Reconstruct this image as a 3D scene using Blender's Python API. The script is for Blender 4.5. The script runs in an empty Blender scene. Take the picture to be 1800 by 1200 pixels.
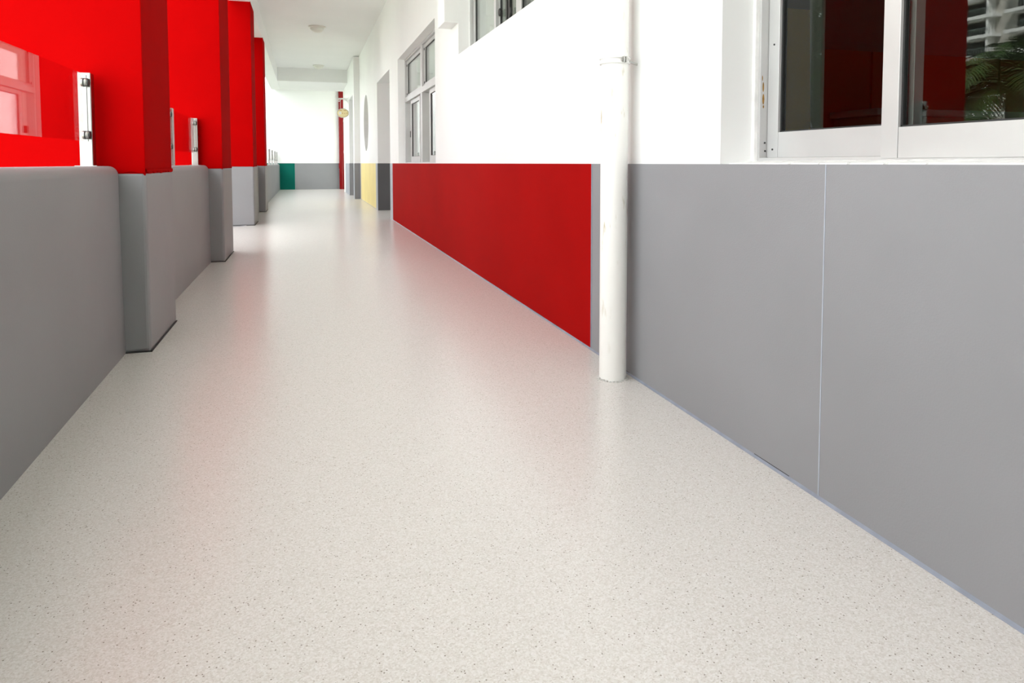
import bpy, bmesh, math, random
from mathutils import Vector, Matrix
random.seed(7)
PI = math.pi
S = 0.88          # metres per layout unit (layout unit = eye height)
scene = bpy.context.scene
C = scene.collection

# ------------------------------------------------------------------ camera
F_PX, YAW, PITCH, CX, HORIZON = 1225.2, 0.3019, 0.0541, 920.0, 286.7
cam_d = bpy.data.cameras.new('camera')
cam_d.sensor_width = 36.0
cam_d.lens = F_PX / 1800 * 36
cam_d.shift_x = -(CX - 900) / 1800
cam_d.shift_y = (HORIZON + F_PX * math.tan(PITCH) - 600) / 1800
cam_d.clip_end = 600
cam_d.clip_start = 0.02
cam = bpy.data.objects.new('camera', cam_d)
C.objects.link(cam)
cam.location = (0, 0, S)
cam.rotation_euler = (PI / 2 - PITCH, 0, -YAW)
scene.camera = cam

# ------------------------------------------------------------------ world, exposure
w = bpy.data.worlds.new('overcast_sky')
scene.world = w
w.use_nodes = True
nt = w.node_tree
bg = nt.nodes['Background']
tc = nt.nodes.new('ShaderNodeTexCoord')
sep = nt.nodes.new('ShaderNodeSeparateXYZ')
rmp = nt.nodes.new('ShaderNodeValToRGB')
rmp.color_ramp.elements[0].position = 0.0
rmp.color_ramp.elements[0].color = (0.92, 0.96, 0.98, 1)
rmp.color_ramp.elements[1].position = 0.7
rmp.color_ramp.elements[1].color = (1.0, 1.0, 1.0, 1)
nt.links.new(tc.outputs['Generated'], sep.inputs[0])
nt.links.new(sep.outputs['Z'], rmp.inputs[0])
nt.links.new(rmp.outputs[0], bg.inputs['Color'])
bg.inputs['Strength'].default_value = 3.2
sun_d = bpy.data.lights.new('hazy_sun', 'SUN')
sun_d.energy = 28.0
sun_d.angle = math.radians(12)
sun = bpy.data.objects.new('hazy_sun', sun_d)
C.objects.link(sun)
sun.location = (30, -30, 60)
sun.rotation_euler = Vector((-0.55, 0.42, -0.85)).to_track_quat('-Z', 'Y').to_euler()
vs = scene.view_settings
vs.view_transform = 'Standard'
vs.look = 'None'
vs.exposure = 0.60
vs.gamma = 1.0
vs.use_curve_mapping = False
scene.cycles.max_bounces = 10
scene.cycles.diffuse_bounces = 7
scene.cycles.transparent_max_bounces = 16

# ------------------------------------------------------------------ materials
M = {}
def mat(name, col, rough=0.5, metal=0.0, spec=0.5):
    m = bpy.data.materials.new(name)
    m.use_nodes = True
    b = m.node_tree.nodes['Principled BSDF']
    b.inputs['Base Color'].default_value = (*col, 1)
    b.inputs['Roughness'].default_value = rough
    b.inputs['Metallic'].default_value = metal
    b.inputs['Specular IOR Level'].default_value = spec
    M[name] = m
    return m
def nodes(m):
    t = m.node_tree
    return t, t.nodes['Principled BSDF']
def coords(t):
    return t.nodes.new('ShaderNodeTexCoord').outputs['Object']
def mottle(m, col, amount=0.06, scale=2.0, detail=5):
    """gentle uneven tone over the whole surface"""
    t, b = nodes(m)
    n = t.nodes.new('ShaderNodeTexNoise')
    n.inputs['Scale'].default_value = scale
    n.inputs['Detail'].default_value = detail
    t.links.new(coords(t), n.inputs['Vector'])
    r = t.nodes.new('ShaderNodeValToRGB')
    r.color_ramp.elements[0].position = 0.3
    r.color_ramp.elements[1].position = 0.7
    r.color_ramp.elements[0].color = (*[c * (1 - amount) for c in col], 1)
    r.color_ramp.elements[1].color = (*[min(1, c * (1 + amount)) for c in col], 1)
    t.links.new(n.outputs['Fac'], r.inputs[0])
    t.links.new(r.outputs[0], b.inputs['Base Color'])
    return r
def bump(m, kind, scale, strength, dist=0.001):
    t, b = nodes(m)
    n = t.nodes.new('ShaderNodeTexVoronoi' if kind == 'v' else 'ShaderNodeTexNoise')
    n.inputs['Scale'].default_value = scale
    if kind != 'v':
        n.inputs['Detail'].default_value = 4
    t.links.new(coords(t), n.inputs['Vector'])
    bp = t.nodes.new('ShaderNodeBump')
    bp.inputs['Strength'].default_value = strength
    bp.inputs['Distance'].default_value = dist
    t.links.new(n.outputs[0], bp.inputs['Height'])
    t.links.new(bp.outputs[0], b.inputs['Normal'])

def simple(name, col, rough=0.5, metal=0.0, amount=0.04, scale=3.0, bscale=60, bstr=0.1, spec=0.5):
    m = mat(name, col, rough, metal, spec)
    mottle(m, col, amount, scale)
    if bstr:
        bump(m, 'n', bscale, bstr)
    return m
simple('white_paint', (0.825, 0.83, 0.825), 0.6, amount=0.012, scale=1.5, bscale=25, bstr=0.12, spec=0.3)
simple('cream_paint', (0.82, 0.80, 0.70), 0.6, amount=0.02, bscale=25, bstr=0.1)
simple('red_paint', (0.365, 0.0008, 0.0012), 0.8, amount=0.05, scale=2.5, bscale=40, bstr=0.12, spec=0.01)
def vinyl(name, col, rough=0.5, amount=0.05, spec=0.3):
    m = mat(name, col, rough, 0, spec)
    mottle(m, col, amount, 1.6)
    bump(m, 'v', 210, 0.25, 0.0006)
vinyl('grey_vinyl', (0.252, 0.253, 0.264))
vinyl('light_grey_vinyl', (0.40, 0.42, 0.46))
vinyl('red_vinyl', (0.33, 0.002, 0.002), 0.7, 0.06, 0.03)
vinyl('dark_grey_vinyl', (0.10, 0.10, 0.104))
vinyl('yellow_vinyl', (0.80, 0.67, 0.27), 0.5, 0.05)
vinyl('green_vinyl', (0.001, 0.12, 0.09), 0.55, 0.05, 0.1)
simple('weld_grey', (0.21, 0.235, 0.29), 0.5, amount=0.15, scale=15)
simple('pale_weld', (0.42, 0.46, 0.53), 0.4, amount=0.1, scale=15)
simple('dark_gap', (0.03, 0.03, 0.032), 0.7)
simple('white_plastic', (0.84, 0.845, 0.82), 0.35, amount=0.02, bstr=0)
simple('bracket_white', (0.8, 0.8, 0.78), 0.4, bstr=0)
simple('lamp_glass', (0.74, 0.74, 0.68), 0.3, bstr=0)
simple('aluminium', (0.52, 0.52, 0.515), 0.42, 0.3, amount=0.05, scale=4, bscale=200, bstr=0.05)
simple('mortar', (0.80, 0.80, 0.79), 0.8, amount=0.12, scale=18, bscale=50, bstr=0.6)
simple('gasket', (0.018, 0.018, 0.018), 0.6, bstr=0)
simple('rust', (0.28, 0.15, 0.03), 0.8, amount=0.3, scale=60)
simple('steel', (0.40, 0.395, 0.375), 0.25, 1.0, amount=0.05, scale=20, bscale=150, bstr=0.04)
simple('clamp_metal', (0.5, 0.5, 0.48), 0.3, 1.0, bstr=0)
simple('red_gloss', (0.22, 0.001, 0.003), 0.3, bstr=0, spec=0.25)
simple('brown_pipe', (0.35, 0.27, 0.24), 0.5, bstr=0)
simple('sign_cream', (0.86, 0.74, 0.42), 0.5, amount=0.05, scale=20, bstr=0)
simple('sign_gold', (0.32, 0.22, 0.08), 0.45, bstr=0)
simple('sign_brown', (0.40, 0.17, 0.03), 0.6, bstr=0)
simple('sign_white', (0.8, 0.8, 0.8), 0.6, bstr=0)
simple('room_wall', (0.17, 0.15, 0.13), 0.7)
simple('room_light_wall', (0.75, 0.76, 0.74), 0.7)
simple('room_orange', (0.36, 0.06, 0.008), 0.6)
simple('room_yellow', (0.85, 0.48, 0.04), 0.6)
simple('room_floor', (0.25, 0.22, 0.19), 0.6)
simple('curtain_cloth', (0.40, 0.36, 0.32), 0.8)
simple('blind_cloth', (0.78, 0.80, 0.80), 0.7)
simple('wood_shelf', (0.22, 0.16, 0.10), 0.6)
simple('ground_green', (0.27, 0.30, 0.245), 0.9, amount=0.4, scale=0.3)
simple('building_white', (0.80, 0.80, 0.77), 0.7)
simple('building_tan', (0.45, 0.43, 0.38), 0.7)
simple('building_rail', (0.18, 0.22, 0.21), 0.5)
simple('palm_leaf', (0.03, 0.065, 0.012), 0.5, amount=0.5, scale=3, spec=0.25)
simple('palm_trunk', (0.20, 0.15, 0.10), 0.9, amount=0.3, scale=8)
simple('tree_leaf', (0.022, 0.055, 0.014), 0.6, amount=0.5, scale=2, spec=0.1)
simple('concrete', (0.5, 0.5, 0.48), 0.8)

# white downpipe: drips and grime low on one side
m = M['white_plastic']; t, b = nodes(m)
pm = mat('downpipe_plastic', (0.84, 0.84, 0.81), 0.33)
t, b = nodes(pm)
co = coords(t)
mp = t.nodes.new('ShaderNodeMapping'); mp.inputs['Scale'].default_value = (40, 40, 9)
n1 = t.nodes.new('ShaderNodeTexNoise'); n1.inputs['Scale'].default_value = 1.0; n1.inputs['Detail'].default_value = 6
n2 = t.nodes.new('ShaderNodeTexNoise'); n2.inputs['Scale'].default_value = 3.5
r1 = t.nodes.new('ShaderNodeValToRGB'); r1.color_ramp.elements[0].position = 0.60; r1.color_ramp.elements[1].position = 0.72
r2 = t.nodes.new('ShaderNodeValToRGB'); r2.color_ramp.elements[0].position = 0.46; r2.color_ramp.elements[1].position = 0.58
mu = t.nodes.new('ShaderNodeMath'); mu.operation = 'MULTIPLY'
mx = t.nodes.new('ShaderNodeMix'); mx.data_type = 'RGBA'
mx.inputs[6].default_value = (0.84, 0.84, 0.81, 1); mx.inputs[7].default_value = (0.42, 0.36, 0.20, 1)
t.links.new(co, mp.inputs[0]); t.links.new(mp.outputs[0], n1.inputs['Vector']); t.links.new(co, n2.inputs['Vector'])
t.links.new(n1.outputs[0], r1.inputs[0]); t.links.new(n2.outputs[0], r2.inputs[0])
t.links.new(r1.outputs[0], mu.inputs[0]); t.links.new(r2.outputs[0], mu.inputs[1])
t.links.new(mu.outputs[0], mx.inputs[0]); t.links.new(mx.outputs[2], b.inputs['Base Color'])

# speckled vinyl floor
fm = mat('floor_vinyl', (0.6, 0.57, 0.52), 0.25, 0, 0.6)
t, b = nodes(fm)
co = coords(t)
def ramp(t, stops):
    r = t.nodes.new('ShaderNodeValToRGB')
    e = r.color_ramp.elements
    e[0].position, e[0].color = stops[0][0], (*stops[0][1], 1)
    e[1].position, e[1].color = stops[-1][0], (*stops[-1][1], 1)
    for p, c in stops[1:-1]:
        x = e.new(p); x.color = (*c, 1)
    return r
v1 = t.nodes.new('ShaderNodeTexVoronoi'); v1.inputs['Scale'].default_value = 330
t.links.new(co, v1.inputs['Vector'])
sp = t.nodes.new('ShaderNodeSeparateColor'); t.links.new(v1.outputs['Color'], sp.inputs[0])
r1 = ramp(t, [(0.0, (0.53, 0.50, 0.47)), (0.25, (0.59, 0.563, 0.535)), (0.6, (0.625, 0.602, 0.58)), (1.0, (0.68, 0.662, 0.648))])
t.links.new(sp.outputs[0], r1.inputs[0])
v2 = t.nodes.new('ShaderNodeTexVoronoi'); v2.inputs['Scale'].default_value = 190
t.links.new(co, v2.inputs['Vector'])
sp2 = t.nodes.new('ShaderNodeSeparateColor'); t.links.new(v2.outputs['Color'], sp2.inputs[0])
g1 = t.nodes.new('ShaderNodeMath'); g1.operation = 'GREATER_THAN'; g1.inputs[1].default_value = 0.93
t.links.new(sp2.outputs[1], g1.inputs[0])
g2 = t.nodes.new('ShaderNodeMath'); g2.operation = 'LESS_THAN'; g2.inputs[1].default_value = 0.0024
# distance output is in scaled space
g2.inputs[1].default_value = 0.30
t.links.new(v2.outputs['Distance'], g2.inputs[0])
g3 = t.nodes.new('ShaderNodeMath'); g3.operation = 'MULTIPLY'
t.links.new(g1.outputs[0], g3.inputs[0]); t.links.new(g2.outputs[0], g3.inputs[1])
mx = t.nodes.new('ShaderNodeMix'); mx.data_type = 'RGBA'
mx.inputs[7].default_value = (0.25, 0.22, 0.19, 1)
t.links.new(g3.outputs[0], mx.inputs[0]); t.links.new(r1.outputs[0], mx.inputs[6])
t.links.new(mx.outputs[2], b.inputs['Base Color'])
bump(fm, 'n', 260, 0.06, 0.0005)

# clear glass (thin pane: surface reflection plus straight transmission)
def glass(name, tint, ior=1.5):
    m = bpy.data.materials.new(name); m.use_nodes = True
    t = m.node_tree; t.nodes.clear()
    out = t.nodes.new('ShaderNodeOutputMaterial')
    tr = t.nodes.new('ShaderNodeBsdfTransparent'); tr.inputs[0].default_value = (*tint, 1)
    gl = t.nodes.new('ShaderNodeBsdfGlossy'); gl.inputs['Roughness'].default_value = 0.0
    gl.inputs[0].default_value = (1, 1, 1, 1)
    fr = t.nodes.new('ShaderNodeFresnel')
    ge = t.nodes.new('ShaderNodeNewGeometry')
    mr = t.nodes.new('ShaderNodeMapRange')
    mr.inputs['To Min'].default_value = ior; mr.inputs['To Max'].default_value = 1 / ior
    t.links.new(ge.outputs['Backfacing'], mr.inputs['Value'])
    t.links.new(mr.outputs[0], fr.inputs['IOR'])
    mx = t.nodes.new('ShaderNodeMixShader')
    t.links.new(fr.outputs[0], mx.inputs[0]); t.links.new(tr.outputs[0], mx.inputs[1]); t.links.new(gl.outputs[0], mx.inputs[2])
    t.links.new(mx.outputs[0], out.inputs[0])
    M[name] = m
glass('rail_glass', (0.93, 0.94, 0.94), 1.33)
glass('window_glass', (0.66, 0.70, 0.68), 1.33)
glass('far_glass', (0.9, 0.93, 0.92), 1.52)

# ------------------------------------------------------------------ mesh helpers (layout units)
class MB:
    def __init__(s): s.v, s.f = [], []
    def add(s, vs_, fs):
        o = len(s.v); s.v += [tuple(p) for p in vs_]; s.f += [tuple(i + o for i in f) for f in fs]; return s
    def box(s, x0, x1, y0, y1, z0, z1):
        return s.add([(x0,y0,z0),(x1,y0,z0),(x1,y1,z0),(x0,y1,z0),(x0,y0,z1),(x1,y0,z1),(x1,y1,z1),(x0,y1,z1)],
                     [(0,3,2,1),(4,5,6,7),(0,1,5,4),(1,2,6,5),(2,3,7,6),(3,0,4,7)])
    def prism(s, poly, a0, a1, axis):
        """poly in the two other axes (cyclic order), extruded along axis"""
        n = len(poly); vs_ = []
        for a in (a0, a1):
            for p, q in poly:
                vs_.append({'X': (a, p, q), 'Y': (p, a, q), 'Z': (p, q, a)}[axis])
        fs = [tuple(range(n)), tuple(range(2*n-1, n-1, -1))]
        fs += [(i, i+n, (i+1) % n + n, (i+1) % n) for i in range(n)]
        return s.add(vs_, fs)
    def lathe(s, prof, c, n=24, axis='Z'):
        """prof: list of (r, a); closed with caps at both ends"""
        vs_, fs = [], []
        for r, a in prof:
            for k in range(n):
                th = 2*PI*k/n; p, q = r*math.cos(th), r*math.sin(th)
                d = {'Z': (p, q, a), 'Y': (p, a, q), 'X': (a, p, q)}[axis]
                vs_.append((c[0]+d[0], c[1]+d[1], c[2]+d[2]))
        for j in range(len(prof)-1):
            for k in range(n):
                fs.append((j*n+k, j*n+(k+1) % n, (j+1)*n+(k+1) % n, (j+1)*n+k))
        fs.append(tuple(reversed(range(n)))); fs.append(tuple(range((len(prof)-1)*n, len(prof)*n)))
        return s.add(vs_, fs)
    def tube(s, pts, r, n=8):
        pts = [Vector(p) for p in pts]
        rs = r if isinstance(r, (list, tuple)) else [r]*len(pts)
        vs_, fs = [], []
        prev = None
        for i, p in enumerate(pts):
            d = (pts[min(i+1, len(pts)-1)] - pts[max(i-1, 0)]).normalized()
            a = d.orthogonal().normalized() if prev is None else (prev - d*prev.dot(d)).normalized()
            prev = a; bb = d.cross(a)
            for k in range(n):
                th = 2*PI*k/n; vs_.append(p + (a*math.cos(th) + bb*math.sin(th))*rs[i])
        for j in range(len(pts)-1):
            for k in range(n):
                fs.append((j*n+k, j*n+(k+1) % n, (j+1)*n+(k+1) % n, (j+1)*n+k))
        fs.append(tuple(reversed(range(n)))); fs.append(tuple(range((len(pts)-1)*n, len(pts)*n)))
        return s.add(vs_, fs)
    def build(s, name, material, parent=None, smooth=False, bevel=0, seg=2, org=None):
        o_ = Vector(parent['_o']) if parent is not None else (Vector(org)*S if org is not None else Vector((0,0,0)))
        me = bpy.data.meshes.new(name)
        me.from_pydata([Vector(p)*S - o_ for p in s.v], [], s.f)
        bm = bmesh.new(); bm.from_mesh(me)
        bmesh.ops.recalc_face_normals(bm, faces=bm.faces)
        bm.to_mesh(me); bm.free()
        if smooth:
            for p in me.polygons: p.use_smooth = True
            me.set_sharp_from_angle(angle=math.radians(40))
        me.materials.append(M[material])
        o = bpy.data.objects.new(name, me); C.objects.link(o)
        o['_o'] = tuple(o_)
        if parent is not None: o.parent = parent
        else: o.location = o_
        if bevel:
            bv = o.modifiers.new('bevel', 'BEVEL'); bv.width = bevel*S; bv.segments = seg
            bv.limit_method = 'ANGLE'; bv.angle_limit = math.radians(40)
        return o
def tag(o, label=None, cat=None, group=None, kind=None):
    if label: o['label'] = label
    if cat: o['category'] = cat
    if group: o['group'] = group
    if kind: o['kind'] = kind
    return o
def empty(name, loc):
    o = bpy.data.objects.new(name, None); C.objects.link(o)
    o.location = Vector(loc)*S; o['_o'] = tuple(Vector(loc)*S); o.empty_display_size = 0.1
    return o
def box(name, m, b, parent=None, **k): return MB().box(*b).build(name, m, parent, **k)
def struct(o, label=None): return tag(o, label, None, None, 'structure')

# ------------------------------------------------------------------ layout (units of eye height)
XR, XR2 = 1.4524, 1.2967            # right wall plane, stepped part of it
XC, XP, XB = -0.805, -0.932, -1.119 # pillar face, parapet face, beam outer face
ZW, ZWL = 0.9967, 0.9535            # wainscot top right / left
ZC, ZB, ZH, ZS = 3.961, 3.547, 2.684, 2.07
YE = 27.89
Y0 = -9.0
WT = 0.28                           # right wall thickness
XO = -1.55                          # pillar outer face
COLS = [(-6.0, -5.2), (-2.3, -1.55), (4.083, 4.835), (7.629, 8.500), (11.959, 12.783), (15.272, 16.0)]

# ------------------------------------------------------------------ floor, ceiling, beams
fl = MB()
fl.box(-1.16, 1.9, Y0, 30.5, -0.16, 0)
fl.box(-3.4, -1.16, 8.0, 12.9, -0.16, 0)
fl.box(1.9, 4.2, 24.4, 30.5, -0.16, 0)
floor = struct(fl.build('floor', 'floor_vinyl'), 'speckled beige vinyl corridor floor with a satin sheen')
wl = MB().tube([(-0.93, 11.95, 0.001), (-1.55, 11.3, 0.001), (-3.0, 9.7, 0.001)], 0.006, 6)
wl.build('weld_seam', 'light_grey_vinyl', floor)
ceiling = struct(box('ceiling', 'white_paint', (XB, 1.9, Y0, 23.1, ZC, ZC+0.3)), 'white painted corridor ceiling')
struct(box('trim_1', 'white_paint', (XB, XC, Y0, 25.79, ZB, ZC+0.3), bevel=0.01), 'long white edge beam above the red pillars')
struct(box('trim_2', 'white_paint', (XC, 1.9, 23.04, 25.79, ZB, ZC+0.3), bevel=0.01), 'deep white cross beam before the end wall')
upper = struct(box('wall_sun_block', 'white_paint', (0.2, 8.0, Y0, 25.79, ZC+0.3, ZC+7)), 'white block added above the corridor to keep the sun out')  # unseen storey block, added to shade the corridor from the sun
for i, (a, b_) in enumerate(COLS):
    struct(box('trim_%d' % (i+4), 'cream_paint', (XO-0.6, XB, a, b_, ZB, ZC+0.5)), 'cream beam stub above a red pillar')
# ------------------------------------------------------------------ right wall with openings
def wall_yz(mb, x0, x1, ya, yb, za, zb, holes):
    """solid wall slab with rectangular holes (y0,y1,z0,z1)"""
    ys = sorted({ya, yb, *[h[i] for h in holes for i in (0, 1)]}); ys = [y for y in ys if ya <= y <= yb]
    zs = sorted({za, zb, *[h[i] for h in holes for i in (2, 3)]}); zs = [z for z in zs if za <= z <= zb]
    ny, nz = len(ys)-1, len(zs)-1
    def solid(i, j):
        if i < 0 or j < 0 or i >= ny or j >= nz: return False
        y, z = (ys[i]+ys[i+1])/2, (zs[j]+zs[j+1])/2
        return not any(h[0] < y < h[1] and h[2] < z < h[3] for h in holes)
    for i in range(ny):
        for j in range(nz):
            if not solid(i, j): continue
            a, b_, c, d = ys[i], ys[i+1], zs[j], zs[j+1]
            mb.add([(x0,a,c),(x0,a,d),(x0,b_,d),(x0,b_,c)], [(0,1,2,3)])
            mb.add([(x1,a,c),(x1,a,d),(x1,b_,d),(x1,b_,c)], [(3,2,1,0)])
            for di, dj, q in ((-1,0,[(x0,a,c),(x1,a,c),(x1,a,d),(x0,a,d)]), (1,0,[(x0,b_,d),(x1,b_,d),(x1,b_,c),(x0,b_,c)]),
                              (0,-1,[(x0,b_,c),(x1,b_,c),(x1,a,c),(x0,a,c)]), (0,1,[(x0,a,d),(x1,a,d),(x1,b_,d),(x0,b_,d)])):
                if not solid(i+di, j+dj): mb.add(q, [(0,1,2,3)])
    return mb
NW = (-0.36, 2.233, ZW, ZH)
HW = (4.05, 6.82, ZS, ZH)
FW = (8.123, 11.551, ZW, ZH)
DR = (12.735, 15.026, 0.0, ZH)
CI = (17.93, 2.0, 0.70)             # round window: y, z, radius
CB = (CI[0]-0.8, CI[0]+0.8, CI[1]-0.8, CI[1]+0.8)
wr = wall_yz(MB(), XR, XR+WT, Y0, 20.05, 0, ZC, [NW, HW, FW, DR, CB])
def circle_patch(mb, x0, x1, cy, cz, r, y0, y1, z0, z1, n=48):
    def sq(th):
        c, s_ = math.cos(th), math.sin(th); k = 1/max(abs(c), abs(s_))
        return cy + c*k*(y1-y0)/2, cz + s_*k*(z1-z0)/2
    for k in range(n):
        t0, t1 = 2*PI*(k-0.0)/n + PI/4, 2*PI*(k+1)/n + PI/4
        p0, p1 = sq(t0), sq(t1)
        q0, q1 = (cy+r*math.cos(t0), cz+r*math.sin(t0)), (cy+r*math.cos(t1), cz+r*math.sin(t1))
        for x in (x0, x1):
            mb.add([(x,*p0),(x,*p1),(x,*q1),(x,*q0)], [(0,1,2,3)])
        mb.add([(x0,*q0),(x0,*q1),(x1,*q1),(x1,*q0)], [(0,1,2,3)])
circle_patch(wr, XR, XR+WT, *CI, *CB)
bmr = wr
wall_right = wr.build('wall_right', 'white_paint')
struct(wall_right, 'white right-hand corridor wall with window and door openings')
# merge seams of the wall so shading is continuous
bm = bmesh.new(); bm.from_mesh(wall_right.data); bmesh.ops.remove_doubles(bm, verts=bm.verts, dist=1e-5)
bmesh.ops.recalc_face_normals(bm, faces=bm.faces); bm.to_mesh(wall_right.data); bm.free()
# stepped part of the wall
W2 = (20.45, 22.35, 0.0, 2.95)
w2 = wall_yz(MB(), XR2, XR2+0.44, 20.0, 25.0, 0, ZB+0.4, [W2])
wall_right2 = struct(w2.build('wall_right', 'white_paint'), 'stepped-in white wall with a tall opening before the end wall')
# corbel block beside the high window
struct(box('trim_3', 'white_paint', (1.312, XR+0.02, 6.822, 7.17, 2.378, ZC), bevel=0.006), 'boxed white pier hanging beside the high window')
# alcove behind the door opening and behind the tall opening
al = MB()
al.box(XR+1.3, XR+1.4, 12.3, 15.5, 0, 3.0)
al.box(XR+WT, XR+1.3, 12.55, 12.735, 0, 3.0)
al.box(XR+WT, XR+1.3, 15.026, 15.2, 0, 3.0)
al.box(XR+WT, XR+1.4, 12.3, 15.5, ZH, 3.0)
struct(al.build('wall_alcove', 'white_paint'), 'white lining of the door alcove')
d1 = struct(box('door_1', 'room_light_wall', (XR+1.22, XR+1.3, 13.0, 14.6, 0, 2.4), bevel=0.005), 'pale door at the back of the alcove')
MB().lathe([(0.02, -0.10), (0.03, -0.06), (0.012, -0.04), (0.012, 0.0)], (XR+1.22, 13.15, 1.1), 12, 'X').build('door_handle', 'steel', d1, True)
a2 = MB()
a2.box(XR2+1.2, XR2+1.3, 20.2, 22.6, 0, 3.2)
a2.box(XR2+0.44, XR2+1.2, 22.35, 22.5, 0, 3.2)
a2.box(XR2+0.44, XR2+1.2, 20.3, 20.45, 0, 3.2)
a2.box(XR2+0.44, XR2+1.3, 20.2, 22.6, 2.95, 3.2)
struct(a2.build('wall_alcove', 'white_paint'), 'white lining of the tall opening')
# floor beyond the alcoves
struct(MB().box(1.9, 2.9, 12.3, 15.5, -0.16, 0).box(1.9, 2.7, 20.2, 22.6, -0.16, 0).build('floor_alcove', 'floor_vinyl'), 'vinyl floor running into the alcoves')

# ------------------------------------------------------------------ wainscot panels (sheets glued to the wall)
T = 0.006
def panel(m, y0, y1, parent=wall_right, x=XR, name='wainscot_panel', z0=0.0, z1=ZW, label=None):
    o = box(name, m, (x-T, x+0.002, y0, y1, z0, z1), parent)
    if label: o['label'] = label
    return o
panel('grey_vinyl', Y0, 1.677, label='grey leather-grained vinyl panel under the near window')
panel('grey_vinyl', 1.681, 3.423, label='grey leather-grained vinyl panel behind the downpipe')
panel('red_vinyl', 3.426, 12.352, label='long red vinyl panel below the windows')
panel('light_grey_vinyl', 12.356, 12.735)
panel('light_grey_vinyl', 15.026, 15.43)
panel('yellow_vinyl', 15.434, 19.72, label='yellow vinyl panel under the round window')
panel('light_grey_vinyl', 19.724, 19.995)
# edge trim strip between red and grey
box('weld_strip', 'pale_weld', (XR-T-0.001, XR, 1.6775, 1.6808, 0, ZW), wall_right)
box('weld_strip', 'weld_grey', (XR-T-0.0015, XR, 3.416, 3.428, 0, ZW), wall_right)
# jamb panels in the door opening and the step faces (face the camera)
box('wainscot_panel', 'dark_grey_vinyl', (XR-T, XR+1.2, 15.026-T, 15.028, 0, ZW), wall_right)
box('wainscot_panel', 'grey_vinyl', (XR2-T, XR, 20.0-T, 20.002, 0, ZW), wall_right2)
box('wainscot_panel', 'light_grey_vinyl', (XR2-T, XR2+0.002, 20.0-T, 20.45, 0, ZW), wall_right2)
box('wainscot_panel', 'grey_vinyl', (XR2-T, XR2+1.1, 22.35-T, 22.352, 0, ZW), wall_right2)
box('wainscot_panel', 'light_grey_vinyl', (XR2-T, XR2+0.002, 22.35-T, 24.6, 0, ZW), wall_right2)
# grey weld bead along the foot of the wall
bead = MB()
for a, b_ in ((Y0, 12.735), (15.026, 20.0)):
    bead.prism([(XR-T-0.007, 0.0005), (XR-T, 0.0005), (XR-T, 0.009)], a, b_, 'Y')
bead.build('weld_bead', 'weld_grey', wall_right)
gapm = MB()
yy = 0.9
while yy < 12.5:
    L = random.uniform(0.05, 0.35)
    if random.random() < 0.45:
        gapm.prism([(XR-T-0.0015, 0.009), (XR-T+0.001, 0.009), (XR-T+0.001, 0.012)], yy, yy+L, 'Y')
    yy += L + random.uniform(0.05, 0.5)
gapm.build('open_joint', 'dark_gap', wall_right)

# ------------------------------------------------------------------ end wall
wall_end = struct(box('wall_end', 'white_paint', (-3.5, 4.2, YE, YE+0.3, 0, 3.757)), 'white end wall across the corridor')
box('wainscot_panel', 'green_vinyl', (-1.6, -0.405, YE-T, YE+0.002, 0, ZW), wall_end)['label'] = 'dark green vinyl panel at the parapet end'
box('wainscot_panel', 'grey_vinyl', (-0.401, 4.2, YE-T, YE+0.002, 0, ZW), wall_end)
struct(box('trim_12', 'white_paint', (XB, 4.4, 25.79, 28.2, 3.757, 4.2)), 'white slab added over the corridor end to cut the skylight')  # out of view, added to hold back sky light on the end wall
struct(box('wall_back', 'white_paint', (-1.2, 1.9, Y0-0.2, Y0, 0, ZC)), 'white wall added behind the viewer to cut light from the back')  # added behind the camera so less light comes in from the back
struct(box('wall_side', 'white_paint', (4.2, 4.4, 24.4, 30.4, 0, 3.757)), 'white wall closing the side passage')

# ------------------------------------------------------------------ left parapets and pillars
def parapet(y0, y1, xa, xb, top, label, r=0.045):
    """parapet with a rounded inner top edge; xa/xb inner face at y0/y1"""
    def sec(x):
        pts = [(x, 0.0)]
        for k in range(7):
            th = PI/2*k/6
            pts.append((x - r + r*math.cos(th), top - r + r*math.sin(th)))
        for k in range(5):
            th = PI/2 + PI/2*k/4
            pts.append((XB + r*0.5 + r*0.5*math.cos(th), top - r*0.5 + r*0.5*math.sin(th)))
        pts.append((XB, 0.0))
        return pts
    p0, p1 = sec(xa), sec(xb); n = len(p0)
    mb = MB()
    secs = [(y0, p0)]
    # pillow the end next to a pillar
    secs.append((y1-0.05, sec(xa + (xb-xa)*(y1-0.05-y0)/(y1-y0))))
    e = sec(xb); e = [(x - 0.012*(z > 0.0)*(x > XB+0.08) , z - 0.012*(z > top-0.05)) for x, z in e]
    secs.append((y1, e))
    vs_ = [(x, y, z) for y, p in secs for x, z in p]
    fs = [tuple(range(n)), tuple(range(3*n-1, 2*n-1, -1))]
    for j in range(2):
        fs += [(j*n+i, j*n+(i+1) % n, (j+1)*n+(i+1) % n, (j+1)*n+i) for i in range(n)]
    mb.add(vs_, fs)
    return struct(mb.build('wall_left', 'grey_vinyl', smooth=True), label)
parapet(Y0, -6.0, XP, XP, 0.985, 'grey parapet against the back wall')
parapet(-5.2, -2.3, XP, XP, 0.985, 'grey parapet without railing behind the viewer')
parapet(-1.55, 4.083, -0.794, -0.922, 0.985, 'grey parapet carrying the glass railing next to a rounded end')
parapet(4.835, 7.629, -0.927, -0.932, 0.98, 'short grey parapet between two red pillars')
parapet(12.783, 15.272, XP, XP, 0.97, 'grey parapet past the side opening')
parapet(16.0, YE, XP, -0.952, 0.965, 'long grey parapet running up to the end wall')
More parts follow.
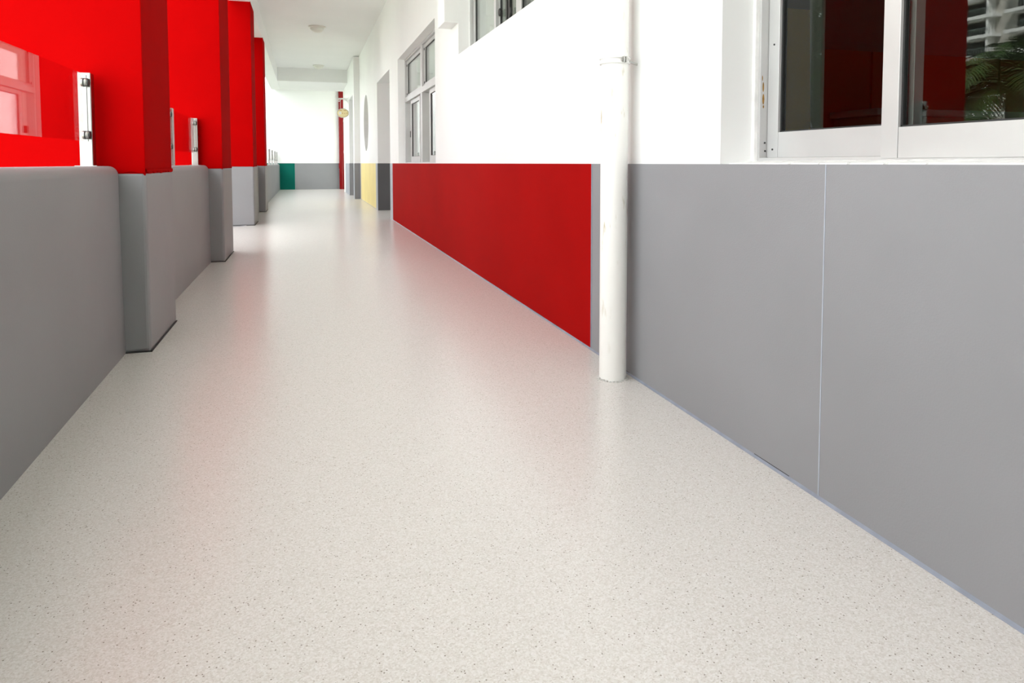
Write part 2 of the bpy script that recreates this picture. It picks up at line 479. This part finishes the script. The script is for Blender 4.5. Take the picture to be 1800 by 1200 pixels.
# landing parapet outside the side opening
struct(box('wall_landing', 'grey_vinyl', (-3.4, -3.2, 8.0, 12.9, 0, 0.97), bevel=0.03), 'grey parapet around the outer landing')
PL = ['red pillar with grey base near the back wall', 'red pillar with grey base across from the near sliding window',
      'red pillar with grey base beside the nearest glass railing post',
      'red pillar with grey base at the near side of the side opening',
      'red pillar with pale-lit grey base at the far side of the side opening',
      'slim-looking red pillar at the start of the long far parapet']
for i, (a, b_) in enumerate(COLS):
    p = empty('pillar', ((XC+XO)/2, (a+b_)/2, 0))
    tag(p, PL[i], 'pillar', 'red pillars along the open side')
    box('shaft', 'red_paint', (XO, XC, a, b_, ZWL-0.02, ZB+0.02), p, bevel=0.004)
    box('base_cladding', 'grey_vinyl', (XO-0.004, XC+0.004, a-0.004, b_+0.004, 0, ZWL), p, bevel=0.02, seg=3)
    rag = MB()  # ragged paint edge over the cladding
    for (u0, u1, fx) in ((XO, XC, 'y'), (a, b_, 'x')):
        nseg = 26; pts = []
        for k in range(nseg+1):
            pts.append((u0 + (u1-u0)*k/nseg, ZWL - 0.003 + random.uniform(-0.008, 0.006)))
        for k in range(nseg):
            (q0, z0), (q1, z1) = pts[k], pts[k+1]
            if fx == 'y':
                c1 = [(q0, a-0.0065, z0), (q1, a-0.0065, z1), (q1, a-0.0065, ZWL+0.015), (q0, a-0.0065, ZWL+0.015)]
                c2 = [(x, a+0.002, z) for x, _, z in c1]
            else:
                c1 = [(XC+0.0065, q0, z0), (XC+0.0065, q1, z1), (XC+0.0065, q1, ZWL+0.015), (XC+0.0065, q0, ZWL+0.015)]
                c2 = [(XC-0.002, y, z) for _, y, z in c1]
            rag.add(c1+c2, [(0,1,2,3),(7,6,5,4),(0,4,5,1),(2,6,7,3)])
    rag.build('paint_edge', 'red_paint', p)
    bd = MB()
    bd.box(XO, XC+0.008, a-0.009, a, 0.0, 0.005).box(XC, XC+0.009, a-0.009, b_, 0.0, 0.005)
    bd.build('weld_bead', 'dark_gap', p)

# ------------------------------------------------------------------ glass railings on the parapets
XG = -1.042
def railing(posts, ga, gb, label, zb, zt=1.43, clampn=16):
    r = empty('glass_railing', (XG, (ga+gb)/2, zb))
    tag(r, label, 'railing', 'glass railings on the grey parapets')
    pw = 0.0295
    for y in posts:
        po = box('post', 'steel', (XG-pw-0.006, XG+pw-0.006, y, y+2*pw, zb-0.02, zt), r, bevel=0.004)
        MB().box(XG-0.055, XG+0.045, y-0.02, y+2*pw+0.02, zb-0.015, zb+0.003).build('base_plate', 'steel', po, bevel=0.002)
        for z in (zb+0.155, zt-0.05):
            k = MB()   # round clamp halves either side of the pane, gripping its edge
            k.lathe([(0.019, -0.013), (0.0205, -0.010), (0.0205, -0.004)], (XG-0.002, y-0.012, z), clampn, 'X')
            k.lathe([(0.0205, 0.004), (0.0205, 0.012), (0.018, 0.016)], (XG-0.002, y-0.012, z), clampn, 'X')
            cl = k.build('glass_clamp', 'clamp_metal', po, True)
            g = MB(); g.lathe([(0.017, -0.016), (0.017, 0.020)], (XG+0.001, y-0.014, z), clampn, 'X')
            g.box(XG-0.012, XG+0.016, y-0.022, y+0.002, z-0.02, z+0.02)
            g.build('rubber_pad', 'gasket', po, bevel=0.002)
    # panes between posts
    edges = [ga] + list(posts) + ([gb] if gb > posts[-1]+0.1 else [])
    for k in range(len(edges)-1):
        a, b_ = edges[k], edges[k+1]
        a2 = a + (2*pw+0.004 if k > 0 or abs(a-posts[0]) < 1e-6 else 0)
        if b_ - a2 < 0.05: continue
        gp = MB().box(XG-0.005, XG+0.005, a2, b_-0.003, zb+0.123, zt-0.012).build('glass_pane', 'rail_glass', r)
        MB().box(XG-0.0047, XG+0.0047, b_-0.0055, b_-0.003, zb+0.123, zt-0.012).build('pane_edge', 'clamp_metal', gp)
railing([-1.45, -0.2, 1.2, 2.6, 3.985], -1.45, 3.985, 'long glass railing reflecting a window, on the parapet with the rounded end', 0.985, 1.45)
railing([4.9, 6.22, 7.56], 4.9, 7.56, 'short glass railing with steel posts between two red pillars', 0.98, 1.443)
railing([16.1, 18.1, 20.1, 22.1, 23.95, 26.0, 27.7], 16.1, 27.7, 'far glass railing on the long parapet near the end wall', 0.965, 1.425, 10)

# ------------------------------------------------------------------ windows in the right wall
def sash(win, x, ya, yb, za, zb, gl, st=0.06, rb=0.09, rt=0.06, t=0.034, name='sash'):
    g = 0.002
    mb = MB()
    mb.box(x, x+t, ya, ya+st, za, zb).box(x, x+t, yb-st, yb, za, zb)
    mb.box(x, x+t, ya+st+g, yb-st-g, za, za+rb).box(x, x+t, ya+st+g, yb-st-g, zb-rt, zb)
    mb.box(x+0.014, x+t-0.004, ya+st*0.5, yb-st*0.5, za+rb*0.3, za+rb*0.8)
    s_ = mb.build(name, 'aluminium', win, bevel=0.0015)
    MB().box(x+0.016, x+0.022, ya+st-0.004, yb-st+0.004, za+rb-0.004, zb-rt+0.004).build('pane', gl, s_)
    k = MB()
    for b in ((ya+st-0.001, ya+st+0.006, za+rb, zb-rt), (yb-st-0.006, yb-st+0.001, za+rb, zb-rt),
              (ya+st, yb-st, za+rb-0.001, za+rb+0.005), (ya+st, yb-st, zb-rt-0.005, zb-rt+0.001)):
        k.box(x+0.010, x+0.028, *b)
    k.build('gasket', 'gasket', s_)
    return s_
def frame(win, x0, x1, y0, y1, z0, z1, fw=0.03):
    mb = MB()
    mb.box(x0, x1, y0, y0+fw, z0, z1).box(x0, x1, y1-fw, y1, z0, z1)
    mb.box(x0, x1, y0+fw, y1-fw, z1-fw, z1).box(x0, x1, y0+fw, y1-fw, z0, z0+fw*0.6)
    return mb.build('window_frame', 'aluminium', win, bevel=0.002)

# window 1: large sliding window over the near grey panel
w1 = empty('window_1', (1.65, 0.94, ZW)); struct(w1, 'aluminium sliding window with dark panes over the near grey panel')
frame(w1, 1.60, 1.71, NW[0], NW[1], 1.004, ZH, 0.026)
box('transom', 'aluminium', (1.598, 1.71, NW[0]+0.02, NW[1]-0.02, 2.0, 2.065), w1, bevel=0.003)
mt = MB()
n = 60
for k in range(n):
    a = NW[0] + (NW[1]-NW[0])*k/n; b_ = NW[0] + (NW[1]-NW[0])*(k+1)/n
    e = random.uniform(-0.01, 0.01)
    mt.prism([(1.47+e, ZW-0.012), (1.61, ZW-0.012), (1.61, 1.009), (1.57+e, 1.007+e*0.3), (1.485+e, ZW+0.004)], a, b_, 'Y')
mt.build('sill_mortar', 'mortar', w1)
MB().box(1.583, 1.604, 2.219, 2.236, ZW, ZH).build('caulk_bead', 'mortar', w1, bevel=0.004)
ys = 2.205
sash(w1, 1.632, 1.555, ys, 1.020, 2.0, 'window_glass', rb=0.092)
sash(w1, 1.597, 1.000, 1.633, 1.014, 2.0, 'window_glass', rb=0.088)
sash(w1, 1.632, 0.395, 1.065, 1.020, 2.0, 'window_glass', rb=0.092)
sash(w1, 1.597, NW[0]+0.03, 0.455, 1.014, 2.0, 'window_glass', rb=0.088)
for a in (1.56, 0.92, 0.28, NW[0]+0.03):
    sash(w1, 1.615, a, a+0.635, 2.066, ZH-0.026, 'window_glass', 0.03, 0.03, 0.03, name='upper_light')
rs = MB()
for (x, z, rr, hh) in ((1.613, 1.28, 0.0035, 0.018), (1.614, 1.235, 0.0045, 0.02), (1.615, 1.208, 0.003, 0.006), (1.609, 1.312, 0.002, 0.01)):
    rs.add([(x+rr*math.cos(2*PI*k/12), 2.2068, z+hh*math.sin(2*PI*k/12)) for k in range(12)] +
           [(x+rr*math.cos(2*PI*k/12), 2.209, z+hh*math.sin(2*PI*k/12)) for k in range(12)],
           [tuple(range(12))] + [(k, (k+1) % 12, (k+1) % 12+12, k+12) for k in range(12)])
rs.build('rust_stain', 'rust', w1)
for (x, y, z) in ((1.6305, 2.172, 1.43), (1.6305, 2.172, 1.05)):
    MB().lathe([(0.0035, -0.001), (0.0035, 0.004)], (x, y, z), 10, 'X').build('screw', 'gasket', w1)
for (x, z) in ((1.623, 1.075), (1.625, 1.045)):
    MB().lathe([(0.0035, -0.002), (0.0035, 0.004)], (x, 2.2068, z), 10, 'Y').build('screw', 'gasket', w1)

# window 2: two-tier window over the red panel
w2_ = empty('window_2', (1.6, (FW[0]+FW[1])/2, ZW)); struct(w2_, 'two-tier aluminium window above the red wainscot panel')
xf = 1.565
frame(w2_, xf, xf+0.11, FW[0], FW[1], ZW, ZH, 0.035)
box('transom', 'aluminium', (xf-0.006, xf+0.11, FW[0]+0.03, FW[1]-0.03, 1.985, 2.065), w2_, bevel=0.004)
box('mullion', 'aluminium', (xf-0.003, xf+0.11, 9.78, 9.92, ZW+0.02, ZH-0.03), w2_, bevel=0.004)
for a, b_ in ((FW[0]+0.035, 9.78), (9.92, FW[1]-0.035)):
    u = sash(w2_, xf+0.03, a, b_, 2.066, ZH-0.036, 'far_glass', 0.07, 0.045, 0.05, name='upper_light')
    for z in (2.12, 2.58):
        MB().box(xf+0.022, xf+0.031, b_-0.05, b_-0.035, z-0.015, z+0.015).build('hinge', 'gasket', u)
    mid = (a+b_)/2
    sash(w2_, xf+0.062, a, mid+0.35, ZW+0.022, 1.985, 'far_glass', 0.07, 0.085, 0.06)
    sd = sash(w2_, xf+0.028, mid-0.55, b_-0.42, ZW+0.022, 1.985, 'far_glass', 0.07, 0.085, 0.06)
MB().box(xf+0.06, xf+0.10, 11.36, 11.42, 1.42, 1.52).build('latch', 'gasket', w2_)
MB().box(XR+0.005, xf, FW[0], FW[1], ZW-0.01, ZW+0.006).build('sill', 'white_paint', w2_)

# window 3: high window
w3 = empty('window_3', (1.6, (HW[0]+HW[1])/2, ZS)); struct(w3, 'high aluminium window set near the hanging white pier')
xh = 1.565
frame(w3, xh, xh+0.10, HW[0], HW[1], ZS, ZH, 0.035)
s1 = sash(w3, xh+0.03, 5.93, HW[1]-0.045, ZS+0.02, ZH-0.03, 'far_glass', 0.06, 0.05, 0.05)
s2 = sash(w3, xh+0.06, 5.14, 5.98, ZS+0.02, ZH-0.03, 'window_glass', 0.06, 0.05, 0.05)
s3 = sash(w3, xh+0.02, 4.09, 5.28, ZS+0.02, ZH-0.03, 'window_glass', 0.13, 0.05, 0.05)
for (y, s_) in ((5.88, s2), (5.56, s2)):
    MB().lathe([(0.030, -0.014), (0.034, -0.008), (0.034, 0.0)], (xh+0.06, y, 2.245 + (0.055 if y > 5.7 else 0)), 16, 'X').build('rubber_bumper', 'gasket', s_, True)
for y in (5.70, 5.62):
    MB().box(xh+0.066, xh+0.095, y, y+0.045, ZS+0.02, ZH-0.03).build('stile', 'gasket', s2)
MB().box(1.560, 1.572, HW[1]-0.014, HW[1], ZS, ZH).build('caulk_bead', 'mortar', w3, bevel=0.003)

# window 4: round window over the yellow panel
w4 = empty('window_4', (XR+0.24, CI[0], CI[1])); struct(w4, 'round window sunk deep above the yellow panel')
ring = MB(); n = 40
for k in range(n):
    t0, t1 = 2*PI*k/n, 2*PI*(k+1)/n
    q = []
    for rr in (CI[2]+0.01, CI[2]-0.04):
        for x in (XR+0.22, XR+0.26):
            for th in (t0, t1): q.append((x, CI[0]+rr*math.cos(th), CI[1]+rr*math.sin(th)))
    ring.add(q, [(0,1,5,4), (2,3,7,6), (4,5,7,6), (0,2,3,1)])
ring.build('ring_frame', 'aluminium', w4, True)
MB().lathe([(CI[2]-0.03, 0.235), (CI[2]-0.03, 0.243)], (XR, CI[0], CI[1]), 40, 'X').build('pane', 'window_glass', w4)

# ------------------------------------------------------------------ rooms behind the right wall
XW = XR+WT
def room(name, x1, y0, y1, m, label, hole=None, z1=3.6):
    mb = MB()
    if hole: wall_yz(mb, x1, x1+0.15, y0, y1, 0, z1, [hole])
    else: mb.box(x1, x1+0.15, y0, y1, 0, z1)
    mb.box(XW, x1, y0-0.1, y0, 0, z1).box(XW, x1, y1, y1+0.1, 0, z1).box(XW, x1+0.15, y0-0.1, y1+0.1, z1, z1+0.1)
    o = struct(mb.build(name, m), label)
    return o
r1 = room('wall_classroom', 7.0, -2.4, 3.7, 'room_wall', 'dim classroom walls behind the near window', (-1.6, -0.6, 1.3, 2.1))  # last argument: unseen opening added in the back wall to let daylight in
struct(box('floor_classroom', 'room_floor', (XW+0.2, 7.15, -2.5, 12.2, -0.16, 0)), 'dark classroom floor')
for (x0, x1, z0, z1) in ((3.07, 3.5, 0.02, 1.72), (3.52, 4.6, 0.02, 1.72), (4.62, 6.9, 0.02, 1.72)):
    box('wall_panel', 'room_orange', (x0, x1, 3.68, 3.702, z0, z1), r1)
box('wall_panel', 'room_yellow', (2.45, 3.05, 3.66, 3.702, 0.02, 1.95), r1)
cab = empty('cabinet', (3.9, 3.45, 0)); tag(cab, 'low brown cabinet against the orange panelled classroom wall', 'cabinet')
box('body', 'wood_shelf', (3.2, 4.6, 3.3, 3.66, 0, 1.28), cab, bevel=0.01)
box('top', 'curtain_cloth', (3.17, 4.63, 3.27, 3.66, 1.28, 1.32), cab, bevel=0.006)
box('door', 'wood_shelf', (3.24, 3.88, 3.28, 3.31, 0.06, 1.24), cab, bevel=0.004)
box('door', 'wood_shelf', (3.92, 4.56, 3.28, 3.31, 0.06, 1.24), cab, bevel=0.004)
def drape(name, x, y0, y1, z0, z1, m, label, flare=0.0, amp=0.015, folds=5):
    mb = MB(); nn = folds*8; nz = 8; vs_, fs = [], []
    for off in (0, 0.006):
        for j in range(nz+1):
            q = j/nz
            for k in range(nn+1):
                u = k/nn
                y = y0 + (y1-y0)*u + flare*(1-q)**1.5*(u-0.0)
                vs_.append((x+off+amp*math.sin(u*folds*2*PI)*(0.6+0.4*(1-q)), y, z0+(z1-z0)*q))
    L = (nn+1)*(nz+1)
    for s_ in range(2):
        for j in range(nz):
            for k in range(nn):
                a = s_*L + j*(nn+1)+k
                fs.append((a, a+1, a+nn+2, a+nn+1))
    mb.add(vs_, fs)
    o = mb.build(name, m, smooth=True)
    tag(o, label, 'curtain')
    return o
drape('curtain', 1.86, 2.20, 2.285, 0.55, 2.75, 'curtain_cloth', 'beige curtain gathered inside the near window beside the yellow panel', -0.08)
# classroom with daylight behind windows 2 and 3
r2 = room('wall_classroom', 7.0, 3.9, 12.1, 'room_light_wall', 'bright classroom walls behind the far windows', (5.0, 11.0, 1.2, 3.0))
bl = MB()
for k in range(9):
    bl.box(1.742, 1.750, 9.95+k*0.145, 9.95+k*0.145+0.135, ZW+0.05, 2.0)
tag(bl.build('window_blind', 'blind_cloth'), 'white vertical blind hanging behind the two-tier window', 'blind')
drape('curtain', 1.80, 8.3, 8.75, 0.8, 2.7, 'curtain_cloth', 'grey curtain drawn aside behind the two-tier window', 0.0)
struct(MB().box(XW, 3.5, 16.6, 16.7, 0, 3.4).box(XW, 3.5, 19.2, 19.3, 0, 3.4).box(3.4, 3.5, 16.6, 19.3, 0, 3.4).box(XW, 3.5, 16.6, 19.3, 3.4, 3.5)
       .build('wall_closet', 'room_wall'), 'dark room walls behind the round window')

# ------------------------------------------------------------------ downpipes
def clampring(root, c, r, z, wall_x):
    k = MB()
    for dz in (-0.011, 0.011):
        pts = [(c[0]+(r+0.004)*math.cos(2*PI*i/28), c[1]+(r+0.004)*math.sin(2*PI*i/28), z+dz) for i in range(29)]
        k.tube(pts, 0.0045, 6)
    k.lathe([(r+0.003, -0.012), (r+0.003, 0.012)], (c[0], c[1], z), 28)
    o = k.build('pipe_clamp', 'bracket_white', root, True)
    b = MB().lathe([(0.009, -0.020), (0.009, 0.004), (0.006, 0.004), (0.006, 0.014)], (c[0]+0.02, c[1]-r-0.012, z), 6, 'X')
    b.box(c[0]+0.004, c[0]+0.010, c[1]-r-0.024, c[1]-r+0.004, z-0.013, z+0.013)
    b.box(c[0]+0.016, c[0]+0.022, c[1]-r-0.024, c[1]-r+0.004, z-0.013, z+0.013)
    b.build('clamp_bolt', 'clamp_metal', o)
    MB().tube([(c[0]+r, c[1]-0.02, z), (wall_x+0.002, c[1]-0.02, z-0.012)], 0.006, 8).build('wall_rod', 'clamp_metal', o)
dp = empty('downpipe', (1.35, 2.935, 0)); tag(dp, 'white plastic downpipe standing between the red and grey wall panels', 'pipe')
MB().lathe([(0.0625, 0.0), (0.0625, ZC)], (1.35, 2.935, 0), 40).build('pipe', 'downpipe_plastic', dp, True)
clampring(dp, (1.35, 2.935), 0.0625, 1.462, XR)
gr = MB()
for k in range(26):
    th = 2*PI*k/26; rr = 0.0625 + random.uniform(0.001, 0.006)
    gr.lathe([(0.008, 0), (0.006, random.uniform(0.003, 0.008))], (1.35+rr*math.cos(th), 2.935+rr*math.sin(th), 0), 6)
gr.build('grout_ring', 'concrete', dp)
dp2 = empty('downpipe', (1.325, 25.05, 0)); tag(dp2, 'slim white downpipe at the corner behind the oval sign', 'pipe')
MB().lathe([(0.06, 0.0), (0.06, ZB)], (1.325, 25.07, 0), 24).build('pipe', 'white_plastic', dp2, True)
for z in (1.35, 2.42, 0.0):
    MB().lathe([(0.066, 0), (0.066, 0.09)], (1.325, 25.07, z), 24).build('pipe_socket', 'white_plastic', dp2, True)
fp = empty('fire_pipe', (1.30, 27.7, 0)); tag(fp, 'glossy dark red fire pipe standing against the end wall', 'pipe')
MB().lathe([(0.095, 0.0), (0.095, 3.75)], (1.315, 27.76, 0), 24).build('pipe', 'red_gloss', fp, True)
MB().lathe([(0.115, 0.0), (0.115, 0.20)], (1.315, 27.76, 0.80), 24).build('coupling', 'red_gloss', fp, True)
MB().tube([(1.315, 27.74, 0.93), (2.2, 27.74, 0.93)], 0.06, 14).build('branch', 'red_gloss', fp, True)
tp = MB().tube([(1.475, 27.85, 0.0), (1.475, 27.85, 3.75)], 0.03, 10).build('conduit', 'brown_pipe', smooth=True)
tag(tp, 'thin brown conduit beside the red fire pipe', 'conduit')

# ------------------------------------------------------------------ ceiling lamps
for (x, y, r, lab) in ((0.275, 15.95, 0.185, 'round white ceiling lamp in the middle of the corridor ceiling'),
                       (0.41, 22.2, 0.17, 'round white ceiling lamp close to the deep cross beam')):
    l = empty('ceiling_lamp', (x, y, ZC)); tag(l, lab, 'lamp', 'ceiling lamps')
    MB().lathe([(r, 0.0), (r, -0.02), (r*0.92, -0.035), (r*0.8, -0.04)], (x, y, ZC), 32).build('base', 'lamp_glass', l, True)
    pr = [(r*0.80*math.cos(a), -0.035 - r*0.55*math.sin(a)) for a in [PI/2*k/8 for k in range(8)]] + [(0.004, -0.035-r*0.55)]
    MB().lathe(pr, (x, y, ZC), 32).build('dome', 'lamp_glass', l, True)

# ------------------------------------------------------------------ oval hanging sign
sg = empty('hanging_sign', (1.12, 22.6, 2.55)); tag(sg, 'cream oval sign hanging from a white scrolled bracket', 'sign')
sx, sy, sz = 1.125, 22.6, 2.562
def oval(a, b_, y0, y1, n=40):
    return MB().add([(sx+a*math.cos(2*PI*k/n), y0, sz+b_*math.sin(2*PI*k/n)) for k in range(n)] +
                    [(sx+a*math.cos(2*PI*k/n), y1, sz+b_*math.sin(2*PI*k/n)) for k in range(n)],
                    [tuple(range(n)), tuple(range(2*n-1, n-1, -1))] + [(k, (k+1) % n, (k+1) % n+n, k+n) for k in range(n)])
bd = oval(0.185, 0.145, sy-0.012, sy+0.012).build('board', 'sign_white', sg)
oval(0.175, 0.135, sy-0.015, sy-0.0).build('rim', 'sign_gold', bd)
oval(0.165, 0.126, sy-0.018, sy-0.0).build('face', 'sign_cream', bd)
def blob(mb, cx_, cz_, a, b_, n=16, y=sy-0.021):
    mb.add([(cx_+a*math.cos(2*PI*k/n), y, cz_+b_*math.sin(2*PI*k/n)) for k in range(n)] + [(cx_+a*math.cos(2*PI*k/n), sy-0.017, cz_+b_*math.sin(2*PI*k/n)) for k in range(n)],
           [tuple(range(n))] + [(k, (k+1) % n, (k+1) % n+n, k+n) for k in range(n)])
for s_ in (-1, 1):
    MB().tube([(sx+s_*0.10, sy-0.019, sz+0.073), (sx+s_*0.075, sy-0.019, sz+0.088), (sx+s_*0.05, sy-0.019, sz+0.076), (sx+s_*0.025, sy-0.019, sz+0.088)], 0.007, 6).build('ornament', 'sign_brown', bd)
ml = MB(); blob(ml, sx-0.005, sz-0.005, 0.012, 0.016); ml.build('lettering', 'sign_brown', bd)
MB().prism([(sx+0.108, sz-0.012), (sx+0.122, sz-0.006), (sx+0.127, sz-0.016), (sx+0.132, sz-0.006), (sx+0.147, sz-0.010), (sx+0.136, sz+0.014), (sx+0.118, sz+0.014)], sy-0.021, sy-0.017, 'Y').build('lettering', 'sign_brown', bd)
MB().tube([(sx+0.045, sy-0.019, sz-0.018), (sx+0.062, sy-0.019, sz+0.014), (sx+0.079, sy-0.019, sz-0.018), (sx+0.045, sy-0.019, sz-0.018)], 0.004, 6).build('lettering', 'sign_brown', bd)
bk = MB(); blob(bk, sx-0.085, sz, 0.042, 0.045); bk.build('emblem', 'sign_white', bd)
sc = MB()
zb_ = 3.02
sc.tube([(XR2+0.01, sy, zb_), (1.15, sy, zb_), (0.99, sy, zb_-0.004)], 0.012, 8)
sc.tube([(XR2+0.01, sy, zb_-0.15), (1.24, sy, zb_-0.06), (1.15, sy, zb_-0.02), (1.05, sy, zb_-0.03)], 0.011, 8)
def spiral(mb, cx_, cz_, r0, turns, a0, d=1):
    nn = int(18*turns)
    mb.tube([(cx_+r0*(1-0.75*k/nn)*math.cos(a0+d*2*PI*turns*k/nn), sy, cz_+r0*(1-0.75*k/nn)*math.sin(a0+d*2*PI*turns*k/nn)) for k in range(nn+1)], 0.010, 6)
spiral(sc, 1.015, zb_-0.055, 0.055, 1.4, PI/2, 1)
spiral(sc, 0.93, zb_+0.03, 0.055, 1.3, -PI/3, 1)
spiral(sc, 1.225, zb_-0.045, 0.035, 1.2, PI/2, -1)
sc.box(XR2-0.012, XR2+0.005, sy-0.02, sy+0.02, zb_-0.17, zb_+0.05)
sc.build('scroll_bracket', 'bracket_white', sg, True)
ch = MB()
for dx in (-0.07, 0.07):
    ch.tube([(sx+dx, sy, zb_), (sx+dx, sy, sz+0.13)], 0.004, 6)
ch.build('chain', 'bracket_white', sg)

# ------------------------------------------------------------------ outside: ground, flats, palms, trees
struct(box('ground', 'ground_green', (-260, 60, -120, 260, -6.2, -6.0)), 'planted ground below the corridor')
bd_ = empty('apartment_building', (-112, 88, -6)); tag(bd_, 'tall white block of flats with balconies beyond the palms', 'building')
BX, FH, NF = -108.0, 3.35, 16
box('wall', 'building_tan', (BX-14, BX-1.6, 58, 122, -6, -6+FH*NF+1.5), bd_)
bays = [(60, 68), (70, 78), (80, 88), (90, 98), (100, 108), (110, 118)]
slab_me = rail_me = None
def inst(name, src, loc, parent):
    o = bpy.data.objects.new(name, src.data); C.objects.link(o); o.parent = parent; o.location = Vector(loc)*S; o['_o'] = parent['_o']; return o
protos = {}
for bi, (a, b_) in enumerate(bays):
    for k in range(NF):
        z = -6 + FH*k + 2.2
        if not protos:
            protos['s'] = MB().box(BX-1.7, BX+0.4, a, b_, z-0.55, z).build('balcony_slab', 'building_white', bd_)
            rl = MB(); rl.box(BX+0.25, BX+0.33, a+0.1, b_-0.1, z+1.05, z+1.13)
            for q in range(17): rl.box(BX+0.27, BX+0.31, a+0.1+q*0.475, a+0.16+q*0.475, z, z+1.08)
            protos['r'] = rl.build('balcony_rail', 'building_rail', bd_)
            dd = MB(); dd.box(BX-1.62, BX-1.55, a+1.9, b_-0.9, z, z+2.5)
            protos['d'] = dd.build('balcony_door', 'window_glass', bd_)
            dk = MB()
            dk.box(BX-1.65, BX-1.6, a+1.8, b_-0.8, z, z+2.55)
            protos['k'] = dk.build('door_recess', 'dark_gap', bd_)
            pp = MB().box(BX-1.65, BX+0.1, a+1.1, a+1.5, z, z+FH-0.55)
            protos['p'] = pp.build('side_pier', 'building_white', bd_)
            base = (a, z)
        else:
            d = (0, a-base[0], z-base[1])
            for kk, nm in (('s', 'balcony_slab'), ('r', 'balcony_rail'), ('d', 'balcony_door'), ('k', 'door_recess'), ('p', 'side_pier')):
                inst(nm, protos[kk], d, bd_)

def frond(mb, base, az, L, rise, droop, wl=0.34, n=14):
    d = Vector((math.cos(az), math.sin(az), 0)); side = Vector((-d.y, d.x, 0))
    pts = []
    for k in range(n+1):
        q = k/n
        pts.append(Vector(base) + d*(L*q*(1-0.18*q)) + Vector((0, 0, rise*L*q - droop*L*q*q)))
    mb.tube(pts, [0.02*(1-0.8*k/n) for k in range(n+1)], 5)
    for k in range(1, n):
        q = k/n; l = wl*L*math.sin(PI*min(1, 0.15+q*0.85))**0.7
        tg = (pts[k+1]-pts[k-1]).normalized()
        for s_ in (-1, 1):
            for sub in (0, 0.5):
                p = pts[k].lerp(pts[k+1], sub)
                tip = p + (side*s_*0.8 + tg*0.65 + Vector((0, 0, -0.28))).normalized()*l*random.uniform(0.85, 1.1)
                wv = tg*0.022
                mid = p.lerp(tip, 0.5) + Vector((0, 0, 0.03))
                mb.add([p-wv, p+wv, mid+wv, mid-wv, tip], [(0,1,2,3), (3,2,4)])
fr_protos = []
def palm(x, y, zc, L, nf, label, seed):
    random.seed(seed)
    p = empty('palm_tree', (x, y, -6)); tag(p, label, 'tree', 'palms outside the corridor')
    MB().tube([(x, y, -6), (x+0.1, y, -2), (x+0.05, y+0.1, zc)], [0.28, 0.2, 0.16], 10).build('trunk', 'palm_trunk', p, True)
    for k in range(nf):
        mb = MB()
        el = random.random()
        frond(mb, (x+0.05, y+0.1, zc), 2*PI*k/nf*2.4 + random.uniform(-0.2, 0.2), L*random.uniform(0.85, 1.1), 0.15+1.1*el, 0.75+0.35*el)
        mb.build('frond', 'palm_leaf', p)
palm(-9.4, 9.6, 2.3, 2.0, 24, 'feathery palm with full crown opposite the long glass railing', 3)
palm(-14.5, 13.4, 3.4, 2.3, 22, 'tall feathery palm standing behind the full-crowned palm', 5)
palm(-6.2, 6.0, 0.95, 1.4, 22, 'low feathery palm close below the long glass railing', 8)
palm(-14.6, 8.2, 2.0, 2.1, 20, 'feathery palm with spreading crown furthest from the corridor', 11)
def leafy(x, y, z0, z1, r, n, label, seed, name='leafy_tree', sq=1.0):
    random.seed(seed)
    p = empty(name, (x, y, -6)); tag(p, label, 'tree', 'leafy trees outside the corridor')
    tk = MB()
    for k in range(4):
        a = 2*PI*k/4
        tk.tube([(x, y, -6), (x+0.2*math.cos(a), y+0.2*math.sin(a), z0), (x+r*0.5*math.cos(a), y+r*0.5*math.sin(a), (z0+z1)/2+0.5)], [0.12, 0.08, 0.03], 6)
    tk.build('trunk', 'palm_trunk', p, True)
    mb = MB()
    for k in range(n):
        q = random.random(); th = random.uniform(0, 2*PI); rr = r*math.sqrt(random.random())*(0.55+0.45*math.sin(PI*q))
        c = Vector((x+rr*math.cos(th), y+rr*math.sin(th)*sq, z0+(z1-z0)*q))
        d = Vector((random.gauss(0, 1), random.gauss(0, 1), random.gauss(-0.4, 0.6))).normalized()
        s_ = d.cross(Vector((0, 0, 1))).normalized()
        L = random.uniform(0.22, 0.42)
        mb.add([c, c+d*L*0.4+s_*0.05, c+d*L, c+d*L*0.4-s_*0.05], [(0, 1, 2, 3)])
    o = mb.build('foliage', 'tree_leaf', p); o['kind'] = 'stuff'
leafy(-5.5, 11.05, -4.5, 5.5, 1.6, 20000, 'dense green tree outside the bay between two red pillars', 21)
leafy(-9.4, 14.6, -4.5, 4.5, 2.3, 9000, 'bushy green tree behind the dense tree and the palms', 22)
leafy(-6.5, 19.5, -4.5, 4.0, 2.2, 9000, 'bushy green tree added outside the long far parapet to block low sky', 24)  # unseen tree, added to block low sky light reaching the end wall
leafy(-6.2, 25.0, -4.5, 4.2, 2.2, 9000, 'bushy green tree added near the end wall to dim its light', 25)  # second unseen tree, added to dim the end of the corridor
for o in bpy.data.objects:
    if '_o' in o: del o['_o']
